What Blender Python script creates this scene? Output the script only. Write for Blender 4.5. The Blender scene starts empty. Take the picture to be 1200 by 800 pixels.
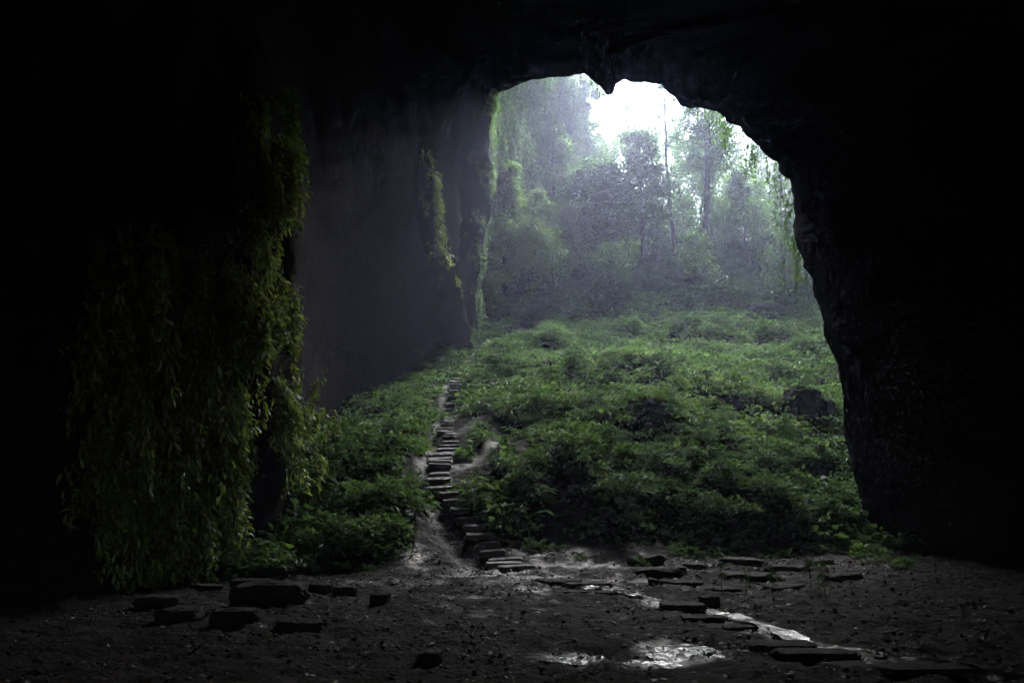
import bpy, math, random
import numpy as np
R = math.radians
rng = np.random.default_rng(11)
random.seed(5)
S = bpy.context.scene
COL = S.collection

# ------------------------------------------------------------------ camera
PITCH = R(9.74); CAMZ = 2.7; F = 933.0
cp, sp = math.cos(PITCH), math.sin(PITCH)
def ray(u, v):
    cx = (u - 600) / F; cy = (400 - v) / F
    return np.array([cx, cp - cy * sp, sp + cy * cp])
def at(u, v, Y):
    d = ray(u, v); t = Y / d[1]
    return np.array([d[0] * t, Y, CAMZ + d[2] * t])
def proj(P):
    x = P[..., 0]; y = P[..., 1]; z = P[..., 2] - CAMZ
    dep = y * cp + z * sp; up = -y * sp + z * cp
    dep = np.where(dep < .1, .1, dep)
    return 600 + F * x / dep, 400 - F * up / dep
cd = bpy.data.cameras.new('camera'); cam = bpy.data.objects.new('camera', cd); COL.objects.link(cam)
cam.location = (0, 0, CAMZ); cam.rotation_euler = (R(90) + PITCH, 0, 0)
cd.lens = 28; cd.sensor_width = 36; cd.clip_start = .1; cd.clip_end = 2000
S.camera = cam

# ------------------------------------------------------------------ noise
def _h(ix, iy, iz, s):
    with np.errstate(over='ignore'):
        h = (ix.astype(np.int64) * 374761393 + iy.astype(np.int64) * 668265263 + iz.astype(np.int64) * 2147483647 + s * 974634777) & 0xffffffff
        h = ((h ^ (h >> 13)) * 1274126177) & 0xffffffff
        h = ((h ^ (h >> 16)) * 2246822519) & 0xffffffff
        h = h ^ (h >> 15)
    return (h & 0xffff) / 32767.5 - 1.0
def vnoise(x, y, z, s=0):
    x = np.asarray(x, float); y = np.asarray(y, float) + 0 * x; z = np.asarray(z, float) + 0 * x
    fx, fy, fz = np.floor(x), np.floor(y), np.floor(z)
    ax, ay, az = x - fx, y - fy, z - fz
    ax, ay, az = [a * a * a * (a * (a * 6 - 15) + 10) for a in (ax, ay, az)]
    r = 0
    for i in (0, 1):
        for j in (0, 1):
            for k in (0, 1):
                w = (ax if i else 1 - ax) * (ay if j else 1 - ay) * (az if k else 1 - az)
                r = r + w * _h(fx + i, fy + j, fz + k, s)
    return r
def fbm(x, y, z=0., s=0, octv=4, gain=.5):
    a = 1.; r = 0; f = 1.; t = 0
    for o in range(octv):
        r = r + a * vnoise(x * f + 17.3 * o, y * f + 5.1 * o, z * f + 9.7 * o, s + o); t += a; a *= gain; f *= 2.03
    return r / t

# ------------------------------------------------------------------ mesh helpers
def mk(name, V, Fs, mat, parent=None, tint=None, smooth=False, kind=None, loc=None, attrs=None):
    """Fs: list of int arrays (n,k)"""
    V = np.asarray(V, float)
    if not isinstance(Fs, (list, tuple)): Fs = [Fs]
    Fs = [np.asarray(f, np.int32) for f in Fs if len(f)]
    me = bpy.data.meshes.new(name)
    me.vertices.add(len(V)); me.vertices.foreach_set('co', V.astype(np.float32).ravel())
    nl = sum(f.size for f in Fs); npol = sum(len(f) for f in Fs)
    me.loops.add(nl); me.polygons.add(npol)
    me.loops.foreach_set('vertex_index', np.concatenate([f.ravel() for f in Fs]))
    starts = []; o = 0
    for f in Fs:
        starts.append(o + np.arange(len(f)) * f.shape[1]); o += f.size
    me.polygons.foreach_set('loop_start', np.concatenate(starts).astype(np.int32))
    if smooth: me.polygons.foreach_set('use_smooth', np.ones(npol, bool))
    me.update(calc_edges=True)
    if tint is not None:
        a = me.attributes.new('tint', 'FLOAT', 'POINT'); a.data.foreach_set('value', np.asarray(tint, np.float32))
    for k, val in (attrs or {}).items():
        a = me.attributes.new(k, 'FLOAT', 'POINT'); a.data.foreach_set('value', np.asarray(val, np.float32))
    me.materials.append(mat)
    o = bpy.data.objects.new(name, me); COL.objects.link(o)
    if parent is not None: o.parent = parent
    if loc is not None: o.location = loc
    if kind: o['kind'] = kind
    return o
def tag(o, label, cat, group=None, kind=None):
    o['label'] = label; o['category'] = cat
    if group: o['group'] = group
    if kind: o['kind'] = kind
    return o
def thing(name, loc, label, cat, group=None, rz=0):
    o = bpy.data.objects.new(name, None); COL.objects.link(o)
    o.empty_display_size = .3
    o.location = loc; o.rotation_euler = (0, 0, rz)
    return tag(o, label, cat, group)
def dup(root, loc, rz=0, sc=1., label=None):
    r = root.copy(); COL.objects.link(r); r.location = loc; r.rotation_euler = (0, 0, rz)
    r.scale = (sc, sc, sc) if not hasattr(sc, '__len__') else sc
    if label: r['label'] = label
    for ch in list(root.children):
        c = ch.copy(); COL.objects.link(c); c.parent = r
    return r
class Acc:
    def __init__(s): s.V = []; s.Q = []; s.T = []; s.t = []; s.n = 0
    def add(s, V, F, tint=None):
        V = np.asarray(V, float); F = np.asarray(F, int)
        s.V.append(V)
        (s.Q if F.shape[1] == 4 else s.T).append(F + s.n)
        s.t.append(np.zeros(len(V)) if tint is None else np.broadcast_to(tint, (len(V),)).astype(float)); s.n += len(V)
    def build(s, name, mat, parent=None, **k):
        Fs = []
        if s.Q: Fs.append(np.concatenate(s.Q))
        if s.T: Fs.append(np.concatenate(s.T))
        return mk(name, np.concatenate(s.V), Fs, mat, parent, tint=np.concatenate(s.t), **k)
def nrm(a): return a / np.maximum(np.linalg.norm(a, axis=-1, keepdims=True), 1e-9)
def tube(pts, rad, sides=6, acc=None, tint=0.5, cap=True):
    P = np.asarray(pts, float); n = len(P); rad = np.broadcast_to(rad, (n,))
    T = nrm(np.gradient(P, axis=0))
    ref = np.where(np.abs(T[:, 2:3]) > .9, np.array([[1., 0, 0]]), np.array([[0., 0, 1]]))
    if np.all(np.abs(T[:, 2]) > .5): ref = np.tile([[1., 0, 0]], (n, 1))
    A = nrm(np.cross(T, ref)); B = np.cross(T, A)
    an = np.arange(sides) * 2 * math.pi / sides
    V = P[:, None] + rad[:, None, None] * (np.cos(an)[None, :, None] * A[:, None] + np.sin(an)[None, :, None] * B[:, None])
    i = np.arange(n - 1)[:, None] * sides; j = np.arange(sides)[None]; jn = (j + 1) % sides
    Q = np.stack([i + j, i + jn, i + sides + jn, i + sides + j], -1).reshape(-1, 4)
    V = V.reshape(-1, 3)
    if acc is not None:
        acc.add(V, Q, tint)
    return V, Q
def leaves(acc, C, D, L, W, droop=.15, tint=None, fine=False, r=rng):
    """C base points, D unit directions, L lengths, W width ratio; small blades with a fold"""
    n = len(C)
    if n == 0: return
    D = nrm(D); L = np.broadcast_to(L, (n,))[:, None]; W = np.broadcast_to(W, (n,))[:, None]
    up = nrm(np.array([0, 0, 1.]) + r.normal(0, .45, (n, 3)))
    side = nrm(np.cross(D, up)); N = np.cross(side, D)
    mid = C + D * L * .45
    tip = C + D * L - np.array([0, 0, 1.]) * L * droop
    a = mid + side * L * W * .5 + N * L * .06; b = mid - side * L * W * .5 + N * L * .06
    t = r.random(n) if tint is None else np.broadcast_to(tint, (n,))
    if fine:
        m = mid - N * L * .03
        a2 = C + D * L * .75 - np.array([0, 0, 1.]) * L * droop * .45
        e = a2 + side * L * W * .36 + N * L * .04; f = a2 - side * L * W * .36 + N * L * .04
        V = np.stack([C, a, e, tip, f, b, m, a2], 1).reshape(-1, 3)
        k = np.arange(n)[:, None] * 8
        acc.add(V, np.concatenate([k + np.array([[0, 1, 6, 6]])[:, :3] if 0 else k + np.array([[1, 2, 7, 6]]), k + np.array([[6, 7, 4, 5]])]), np.repeat(t, 8))
        acc.T.append(np.concatenate([k + np.array([[0, 1, 6]]), k + np.array([[0, 6, 5]]), k + np.array([[2, 3, 7]]), k + np.array([[7, 3, 4]])]) + acc.n - len(V))
    else:
        V = np.stack([C, a, tip, b], 1).reshape(-1, 3)
        k = np.arange(n)[:, None] * 4
        acc.add(V, k + np.array([[0, 1, 2, 3]]), np.repeat(t, 4))

# ------------------------------------------------------------------ materials
def newmat(name):
    m = bpy.data.materials.new(name); m.use_nodes = True; nt = m.node_tree; nt.nodes.clear()
    out = nt.nodes.new('ShaderNodeOutputMaterial'); return m, nt, out
def nd(nt, typ, **kw):
    n = nt.nodes.new(typ)
    for k, v in kw.items():
        if k in n.inputs: n.inputs[k].default_value = v
        else: setattr(n, k, v)
    return n
def ramp(nt, stops):
    n = nt.nodes.new('ShaderNodeValToRGB'); e = n.color_ramp.elements
    while len(e) < len(stops): e.new(.5)
    for x, (p, c) in zip(e, stops): x.position = p; x.color = (*c, 1)
    return n
def leafmat(name, stops, trans=.4, gloss=.05, rough=.4):
    m, nt, out = newmat(name); L = nt.links.new
    at_ = nd(nt, 'ShaderNodeAttribute', attribute_name='tint')
    oi = nd(nt, 'ShaderNodeObjectInfo')
    ad = nd(nt, 'ShaderNodeMath', operation='MULTIPLY_ADD'); L(oi.outputs['Random'], ad.inputs[0]); ad.inputs[1].default_value = .25
    sb = nd(nt, 'ShaderNodeMath', operation='SUBTRACT'); L(at_.outputs['Fac'], sb.inputs[0]); sb.inputs[1].default_value = .12
    L(sb.outputs[0], ad.inputs[2])
    rp = ramp(nt, stops); L(ad.outputs[0], rp.inputs[0])
    d = nd(nt, 'ShaderNodeBsdfDiffuse'); t = nd(nt, 'ShaderNodeBsdfTranslucent'); g = nd(nt, 'ShaderNodeBsdfGlossy', Roughness=rough)
    hs = nd(nt, 'ShaderNodeHueSaturation', Saturation=1.1, Value=1.25); L(rp.outputs[0], hs.inputs['Color'])
    L(rp.outputs[0], d.inputs[0]); L(hs.outputs[0], t.inputs[0]); g.inputs[0].default_value = (.8, .85, .9, 1)
    m1 = nd(nt, 'ShaderNodeMixShader', Fac=trans); L(d.outputs[0], m1.inputs[1]); L(t.outputs[0], m1.inputs[2])
    m2 = nd(nt, 'ShaderNodeMixShader', Fac=gloss); L(m1.outputs[0], m2.inputs[1]); L(g.outputs[0], m2.inputs[2])
    L(m2.outputs[0], out.inputs[0]); return m
M_under = leafmat('undergrowth_leaf', [(0, (.028, .05, .02)), (.45, (.06, .11, .034)), (.8, (.095, .165, .046)), (1, (.15, .225, .07))], .42, .025, .5)
M_tree = leafmat('tree_leaf', [(0, (.04, .08, .022)), (.5, (.075, .15, .034)), (1, (.15, .25, .05))], .62, .04)
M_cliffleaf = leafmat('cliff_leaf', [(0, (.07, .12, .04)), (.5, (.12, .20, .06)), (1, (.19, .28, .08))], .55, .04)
M_bush_shade = leafmat('shaded_bush_leaf', [(0, (.014, .034, .011)), (.5, (.03, .066, .017)), (1, (.065, .12, .026))], .35, .04)  # shade under the trees is put into this darker leaf colour
M_vine = leafmat('vine_leaf', [(0, (.07, .10, .022)), (.5, (.16, .21, .045)), (1, (.27, .33, .075))], .5, .05, .35)

def rockmat(name, c0, c1, rough=.8, sc=.6, bump=.5, spec=.3):
    m, nt, out = newmat(name); L = nt.links.new
    tc = nd(nt, 'ShaderNodeNewGeometry')
    n1 = nd(nt, 'ShaderNodeTexNoise', Scale=sc, Detail=8., Roughness=.62); L(tc.outputs['Position'], n1.inputs['Vector'])
    n2 = nd(nt, 'ShaderNodeTexNoise', Scale=sc * 7, Detail=8., Roughness=.65); L(tc.outputs['Position'], n2.inputs['Vector'])
    rp = ramp(nt, [(.35, c0), (.65, c1)]); L(n1.outputs[0], rp.inputs[0])
    b = nd(nt, 'ShaderNodeBump', Strength=bump, Distance=.15); L(n2.outputs[0], b.inputs['Height'])
    p = nd(nt, 'ShaderNodeBsdfPrincipled', Roughness=rough); p.inputs['Specular IOR Level'].default_value = spec
    L(rp.outputs[0], p.inputs['Base Color']); L(b.outputs[0], p.inputs['Normal']); L(p.outputs[0], out.inputs[0]); return m
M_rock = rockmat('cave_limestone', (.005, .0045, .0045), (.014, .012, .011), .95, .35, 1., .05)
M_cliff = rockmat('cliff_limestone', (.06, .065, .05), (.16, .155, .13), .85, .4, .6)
M_stone = rockmat('mud_stained_stone', (.012, .010, .009), (.034, .027, .023), .75, 2.5, .9, .12)
M_wetstone = rockmat('wet_step_stone', (.03, .028, .028), (.07, .066, .064), .3, 3., .8, .6)
M_boulder = rockmat('mossy_boulder_stone', (.012, .015, .010), (.034, .036, .028), .85, 1.2, .9, .12)
def barkmat():
    m, nt, out = newmat('bark'); L = nt.links.new
    tc = nd(nt, 'ShaderNodeTexCoord'); mp = nd(nt, 'ShaderNodeMapping'); mp.inputs['Scale'].default_value = (6, 6, 1.2)
    L(tc.outputs['Object'], mp.inputs[0]); n = nd(nt, 'ShaderNodeTexNoise', Scale=1.5, Detail=6.); L(mp.outputs[0], n.inputs['Vector'])
    rp = ramp(nt, [(.3, (.03, .025, .02)), (.7, (.10, .085, .07))]); L(n.outputs[0], rp.inputs[0])
    b = nd(nt, 'ShaderNodeBump', Strength=.6, Distance=.05); L(n.outputs[0], b.inputs['Height'])
    p = nd(nt, 'ShaderNodeBsdfPrincipled', Roughness=.85); L(rp.outputs[0], p.inputs['Base Color']); L(b.outputs[0], p.inputs['Normal'])
    L(p.outputs[0], out.inputs[0]); return m
M_bark = barkmat()
def groundmat():
    m, nt, out = newmat('muddy_ground'); L = nt.links.new
    g = nd(nt, 'ShaderNodeNewGeometry')
    w = nd(nt, 'ShaderNodeAttribute', attribute_name='wet')
    n1 = nd(nt, 'ShaderNodeTexNoise', Scale=1.1, Detail=8., Roughness=.65); L(g.outputs['Position'], n1.inputs['Vector'])
    n2 = nd(nt, 'ShaderNodeTexNoise', Scale=9., Detail=6., Roughness=.6); L(g.outputs['Position'], n2.inputs['Vector'])
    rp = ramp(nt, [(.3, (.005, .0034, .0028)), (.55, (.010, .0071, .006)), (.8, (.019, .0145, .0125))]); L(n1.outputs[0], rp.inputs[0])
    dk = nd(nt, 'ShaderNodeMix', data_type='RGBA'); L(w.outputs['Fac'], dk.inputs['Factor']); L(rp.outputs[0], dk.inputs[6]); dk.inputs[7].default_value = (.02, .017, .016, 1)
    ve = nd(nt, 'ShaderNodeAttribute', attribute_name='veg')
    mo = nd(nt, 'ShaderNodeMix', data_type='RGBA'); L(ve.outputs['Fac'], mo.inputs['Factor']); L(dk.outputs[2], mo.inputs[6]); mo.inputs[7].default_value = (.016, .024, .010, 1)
    rr = nd(nt, 'ShaderNodeMapRange'); rr.inputs['To Min'].default_value = .8; rr.inputs['To Max'].default_value = .2; L(w.outputs['Fac'], rr.inputs[0])
    b = nd(nt, 'ShaderNodeBump', Strength=1., Distance=.1); L(n2.outputs[0], b.inputs['Height'])
    p = nd(nt, 'ShaderNodeBsdfPrincipled'); L(mo.outputs[2], p.inputs['Base Color']); L(rr.outputs[0], p.inputs['Roughness']); L(b.outputs[0], p.inputs['Normal'])
    sr = nd(nt, 'ShaderNodeMapRange'); sr.inputs['To Min'].default_value = .06; sr.inputs['To Max'].default_value = .6; L(w.outputs['Fac'], sr.inputs[0]); L(sr.outputs[0], p.inputs['Specular IOR Level'])
    L(p.outputs[0], out.inputs[0]); return m
M_ground = groundmat()
def littermat():
    m, nt, out = newmat('litter'); L = nt.links.new
    a = nd(nt, 'ShaderNodeAttribute', attribute_name='tint')
    rp = ramp(nt, [(0, (.012, .008, .006)), (.6, (.03, .021, .016)), (1, (.06, .045, .032))]); L(a.outputs['Fac'], rp.inputs[0])
    p = nd(nt, 'ShaderNodeBsdfPrincipled', Roughness=.6); p.inputs['Specular IOR Level'].default_value = .2; L(rp.outputs[0], p.inputs['Base Color']); L(p.outputs[0], out.inputs[0]); return m
M_litter = littermat()

# ------------------------------------------------------------------ ground
YS = [-40, 22, 24, 25, 28, 47, 63, 72, 85, 100, 140]
ZS = [0, 0, .05, .2, 1.2, 8.7, 14.4, 19.0, 26.0, 30., 32]
def toe(x): return np.interp(x, [-14, -8, -2, 3, 8, 14, 20], [-.5, -.5, .3, 1.0, 3.5, 5.0, 6.0])
HUMPS = []   # (x, y, radius, height)
def h0(x, y):
    x = np.asarray(x, float); y = np.asarray(y, float)
    f = np.clip((48 - y) / 20, 0, 1)
    yy = y - toe(x) * f
    z = sum(np.interp(yy + d, YS, ZS) for d in (-1.2, -.4, .4, 1.2)) / 4
    veg = np.clip((yy - 26) / 6, 0, 1)
    z = z + veg * (1.0 * fbm(x * .13, y * .13, 0, 3, 3) + .35 * fbm(x * .5, y * .5, 0, 7, 3))
    return z
def hit(u, v, hf=h0):
    d = ray(u, v); t = np.linspace(3, 140, 2600) / d[1]
    P = np.array([0, 0, CAMZ]) + d * t[:, None]
    b = np.nonzero(P[:, 2] <= hf(P[:, 0], P[:, 1]))[0]
    return P[b[0]] if len(b) else P[-1]
STAIR = np.array([hit(*p)[:2] for p in [(602, 664), (578, 640), (558, 618), (540, 598), (524, 578), (513, 556), (512, 540), (519, 524), (527, 505), (526, 480), (528, 460), (532, 440), (545, 416)]])
GULLY = np.array([hit(*p)[:2] for p in [(526, 516), (523, 490), (527, 460), (531, 440), (548, 412), (575, 396), (600, 385), (635, 370)]])
TRACKS = [(GULLY, .8), (STAIR, 1.15),
          (np.array([hit(*p)[:2] for p in [(560, 655), (530, 640), (512, 610), (500, 585), (494, 560), (495, 535), (503, 515), (508, 495), (512, 470), (520, 440), (528, 425)]]), .55),
          (np.array([hit(*p)[:2] for p in [(530, 540), (552, 532), (570, 522), (582, 508), (584, 495), (572, 484), (562, 476)]]), 1.0),
          (np.array([hit(*p)[:2] for p in [(650, 620), (656, 600), (652, 585), (640, 572), (625, 562)]]), 1.0),
          (np.array([hit(*p)[:2] for p in [(548, 412), (562, 400), (590, 402), (630, 372)]]), 1.0)]
def pdist(x, y, line):
    best = np.full(np.shape(x), 1e9)
    for a, b in zip(line[:-1], line[1:]):
        ab = b - a; t = np.clip(((x - a[0]) * ab[0] + (y - a[1]) * ab[1]) / (ab @ ab + 1e-9), 0, 1)
        best = np.minimum(best, np.hypot(x - a[0] - ab[0] * t, y - a[1] - ab[1] * t))
    return best
for (u, v, r, hh) in [(626, 574, 1.1, .35), (640, 572, .9, .15), (400, 560, 3, .9), (440, 620, 2.2, .5), (770, 500, 2.2, .9), (645, 445, 2, .8),
                      (860, 470, 2.5, .8), (700, 545, 2.4, .6), (840, 590, 2.6, .6), (905, 380, 3., 1.0), (720, 440, 2.6, .8), (390, 520, 1.4, .8), (700, 600, 1.3, .5), (930, 590, 2, .5), (790, 560, 1.8, .5)]:
    p = hit(u, v); HUMPS.append((p[0], p[1], r, hh))
HUMPS += [(-11, 44, 6.5, -2.6), (-9, 54, 5, -1.8)]
def H(x, y, detail=False):
    x = np.asarray(x, float); y = np.asarray(y, float)
    z = h0(x, y)
    for (hx, hy, r, hh) in HUMPS: z = z + hh * np.exp(-((x - hx) ** 2 + (y - hy) ** 2) / (r * r))
    for line, w in TRACKS:
        z = z - (.12 if line is STAIR else .35) * np.exp(-(pdist(x, y, line) / (w * 1.3)) ** 2)
    if detail:
        near = np.clip((60 - y) / 30, .15, 1)
        z = z + near * (.12 * fbm(x * .55, y * .55, 0, 21, 3) + .10 * fbm(x * 2.0, y * 2.0, 0, 31, 4, .65) + .06 * np.abs(fbm(x * 4.5, y * 4.5, 0, 37, 2)) + .035 * vnoise(x * 4.2, y * 4.2, 0, 39))
    return z
def vegmask(x, y, off=0.):
    """where plants grow on the slope: beyond the toe and away from the trodden tracks"""
    f = np.clip((48 - y) / 20, 0, 1); yy = y - toe(x) * f
    edge = np.interp(x, [-14, -9, -7, -4.5, -3.6, -2.6, -1.2, -.3, 1.2, 1.9, 3.0, 5, 8, 14, 22], [23.0, 23.1, 23.2, 24.0, 25.5, 29, 27.2, 26.6, 27.0, 29.0, 28.6, 27.8, 26.4, 25.6, 25])
    m = yy > edge - off * (x > 1.5) + .8 * fbm(x * .6, y * .6, 0, 401, 2)
    for line, w in TRACKS: m &= pdist(x, y, line) > w * (.6 + .5 * fbm(x * .9, y * .9, 0, 411, 2))
    return m
def inside(x, y): return (x > np.interp(y, [20, 25, 27, 30, 40, 46, 63, 80, 100], [-12, -9.5, -8, -11, -11.8, -10.5, -5, 1, 9])) & (x < np.interp(y, [20, 30, 38, 49, 65, 100], [13, 14.5, 17, 22, 29, 34]))
def axis(segs):
    out = []
    for a, b, st in segs: out.append(np.arange(a, b, st))
    out.append([segs[-1][1]]); return np.concatenate(out)
gx = axis([(-64, -20, 2.), (-20, -13, .5), (-13, 14, .115), (14, 28, .4), (28, 64, 2.)])
gy = axis([(-34, 4, 1.5), (4, 34, .105), (34, 50, .2), (50, 75, .4), (75, 136, 1.5)])
X, Y = np.meshgrid(gx, gy)
Z = H(X, Y, True)
# wetness: the trickle beside the slabs, puddles, the sodden tracks on the slope
RILL = np.array([hit(*p)[:2] for p in [(560, 668), (610, 678), (660, 684), (700, 690), (742, 700), (780, 709), (830, 718), (862, 728), (893, 738), (930, 750), (975, 760), (1020, 768), (1060, 776), (1130, 788), (1200, 800)]])
wn = fbm(X * 1.4, Y * 1.4, 0, 51, 4, .6)
wn2 = fbm(X * 5, Y * 5, 0, 57, 2)
wet = np.clip(1.0 - pdist(X, Y, RILL) / .4 + wn * .9, 0, 1)
PUD = [(672, 773, .42, .16), (800, 762, .55, .30), (770, 776, .42, .12), (590, 640, .35, .4), (625, 690, .3, .3), (590, 672, .8, .5)]
pudm = np.zeros_like(X)
for (u, v, a, b) in PUD:
    p = hit(u, v, lambda x, y: H(x, y)); q = np.hypot((X - p[0]) / a, (Y - p[1]) / (b * 2.2))
    pudm = np.maximum(pudm, np.clip(1.6 - q * 1.1 + wn * 1.1, 0, 1))
tr = np.zeros_like(X)
for line, w in TRACKS: tr = np.maximum(tr, np.clip(1.15 - pdist(X, Y, line) / (w * .6) + wn * 1.2, 0, 1))
pp = hit(610, 660)
sod = np.clip(.38 - np.hypot((X - pp[0]) / 5.5, (Y - pp[1]) / 6) * .5 + wn * .9 + wn2 * .4, 0, .8)
wet = np.clip(np.maximum(np.maximum(wet, pudm), np.maximum(tr * .34, sod)), 0, 1)
flat = np.maximum(pudm, 0)
VEG = vegmask(X, Y) * inside(X, Y) * np.clip(.7 + wn * .6, 0, 1)
Z = Z - flat * .03
ny, nx = X.shape
idx = (np.arange(ny - 1)[:, None] * nx + np.arange(nx - 1)[None]).ravel()
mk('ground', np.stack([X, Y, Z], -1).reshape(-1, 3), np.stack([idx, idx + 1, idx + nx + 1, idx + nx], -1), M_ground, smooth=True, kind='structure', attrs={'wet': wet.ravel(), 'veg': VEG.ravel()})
# the trickle and the puddles: thin water that the broken ground pokes through
def watermat():
    m, nt, out = newmat('shallow_water'); L = nt.links.new
    g = nd(nt, 'ShaderNodeNewGeometry'); n1 = nd(nt, 'ShaderNodeTexNoise', Scale=22., Detail=2., Roughness=.5); L(g.outputs['Position'], n1.inputs['Vector'])
    b = nd(nt, 'ShaderNodeBump', Strength=1., Distance=.012); L(n1.outputs[0], b.inputs['Height'])
    p = nd(nt, 'ShaderNodeBsdfPrincipled', Roughness=.1); p.inputs['Base Color'].default_value = (.012, .010, .009, 1); p.inputs['Specular IOR Level'].default_value = .6
    L(b.outputs[0], p.inputs['Normal']); L(p.outputs[0], out.inputs[0]); return m
M_water = watermat()
def RIP(x, y): return .015 * fbm(x * 6.5, y * 4.5, 0, 881, 4, .6)
def ribbon(line, wid, lift):
    d_ = np.r_[0, np.cumsum(np.linalg.norm(np.diff(line, axis=0), axis=1))]; t_ = np.arange(0, d_[-1], .045)
    C = np.stack([np.interp(t_, d_, line[:, k]) for k in range(2)], 1); C = C + np.stack([fbm(t_ * .9, 0 * t_, 0, 61 + k, 3) for k in range(2)], 1) * .18
    T = nrm(np.gradient(C, axis=0)); N = np.c_[-T[:, 1], T[:, 0]]
    w_ = wid * (.8 + 1.5 * fbm(t_ * 1.5, 0 * t_, 0, 67, 4)).clip(.08); k = np.linspace(-1, 1, 17)
    P = C[:, None] + N[:, None] * (w_[:, None] * k[None])[..., None]
    z = H(P[..., 0], P[..., 1], False) + lift + RIP(P[..., 0], P[..., 1]) + .05 * fbm(P[..., 0] * 1.3, P[..., 1] * 1.3, 0, 69, 2)
    V = np.concatenate([P, z[..., None]], -1); a, b = V.shape[:2]
    ii = (np.arange(a - 1)[:, None] * b + np.arange(b - 1)[None]).ravel()
    return V.reshape(-1, 3), np.stack([ii, ii + 1, ii + b + 1, ii + b], -1)
V, Q = ribbon(RILL, .2, .06); mk('water', V, Q, M_water, smooth=True, kind='structure')
for (u, v, a, b) in PUD[:3]:
    p = hit(u, v, lambda x, y: H(x, y)); k = np.linspace(-1, 1, 90); A, B = np.meshgrid(k, k)
    r_ = 1 / np.maximum(np.hypot(A, B) / np.maximum(np.abs(A), np.abs(B)).clip(1e-6), 1)
    A, B = A * r_ * a * 1.15, B * r_ * b * 2.5
    zz = np.full(A.shape, float(np.median(H(p[0] + A, p[1] + B, True))) - .015) + RIP(p[0] + A, p[1] + B)
    ii = (np.arange(89)[:, None] * 90 + np.arange(89)[None]).ravel()
    mk('water', np.stack([p[0] + A, p[1] + B, zz], -1).reshape(-1, 3), np.stack([ii, ii + 1, ii + 91, ii + 90], -1), M_water, smooth=True, kind='structure')
def HD(x, y): return float(H(np.array([x]), np.array([y]), True)[0])
def gpos(u, v):
    p = hit(u, v, lambda x, y: H(x, y)); return np.array([p[0], p[1], HD(p[0], p[1])])

# ------------------------------------------------------------------ cave shell
rimL = [(556, 470, 61), (552, 420, 62), (547, 385, 62), (543, 345, 62), (541, 300, 62), (537, 250, 62), (539, 200, 62), (546, 160, 62), (560, 132, 62)]
rimT = [(560, 132, 62), (575, 116, 62), (590, 107, 62), (605, 100, 62), (622, 95, 62), (640, 93, 62), (652, 90, 62), (668, 89, 62), (686, 86, 62), (696, 93, 62), (702, 99, 62), (707, 103, 62), (712, 111, 62), (717, 110, 62),
        (721, 98, 62), (730, 94, 62), (742, 96, 62), (757, 97, 62), (776, 99, 62), (784, 107, 62), (792, 115, 62), (797, 124, 62), (812, 127, 61.5), (826, 129, 61), (838, 129, 60)]
rimR = [(838, 129, 60), (846, 138, 58.5), (858, 144, 57), (872, 155, 55), (884, 166, 53), (895, 179, 51), (908, 190, 49), (916, 200, 47), (925, 214, 45), (930, 235, 43), (931, 255, 41.5), (930, 275, 40), (936, 296, 39), (946, 318, 38), (951, 335, 37), (957, 362, 36), (961, 385, 35.5), (972, 404, 35),
        (984, 430, 34.5), (987, 452, 34), (987, 475, 33.5), (990, 505, 33), (997, 535, 32.5), (1002, 560, 32), (1004, 590, 31.5), (1014, 620, 31), (1024, 650, 30.5), (1030, 690, 30), (1032, 730, 30)]
NL, NT, NR = 36, 90, 80
def resamp(P, n):
    P = np.asarray(P, float); d = np.r_[0, np.cumsum(np.linalg.norm(np.diff(P, axis=0), axis=1))]
    t = np.linspace(0, d[-1], n); return np.stack([np.interp(t, d, P[:, k]) for k in range(3)], 1)
def sect(Lp, Tp, Rp):
    return np.concatenate([resamp(Lp, NL), resamp(Tp, NT)[1:], resamp(Rp, NR)[1:]])
rim = sect([at(*p) for p in rimL], [at(*p) for p in rimT], [at(*p) for p in rimR])
ctr = np.array([9., 0, 17.])
def offs(P, o, dy):
    d = P - ctr; d[:, 1] = 0; d[:, 2] = np.maximum(d[:, 2], 0); d = nrm(d); Q = P + d * o; Q[:, 1] += dy
    Q[:, 2] = np.maximum(Q[:, 2], -1.2); return Q
def plain(yl, xl0, xl1, xl2, yt, zt, yr, xr0, xr1, xr2, zb=-1.2):
    Lp = [(xl0, yl, zb), (xl0, yl, 3), (xl1, yl, 11), (xl2, yl, 19)]
    Tp = [(xl2, yl, 19), (xl2 + 2.5, (yl + yt) / 2, zt - 4), (xl2 + 7, yt, zt), (4, yt, zt + 1.5), (xr2 - 7, yt, zt), (xr2 - 1.5, (yr + yt) / 2, zt - 4), (xr2, yr, 20)]
    Rp = [(xr2, yr, 20), (xr1, yr, 12), (xr0, yr, 4), (xr0, yr, zb)]
    return sect(Lp, Tp, Rp)
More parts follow.
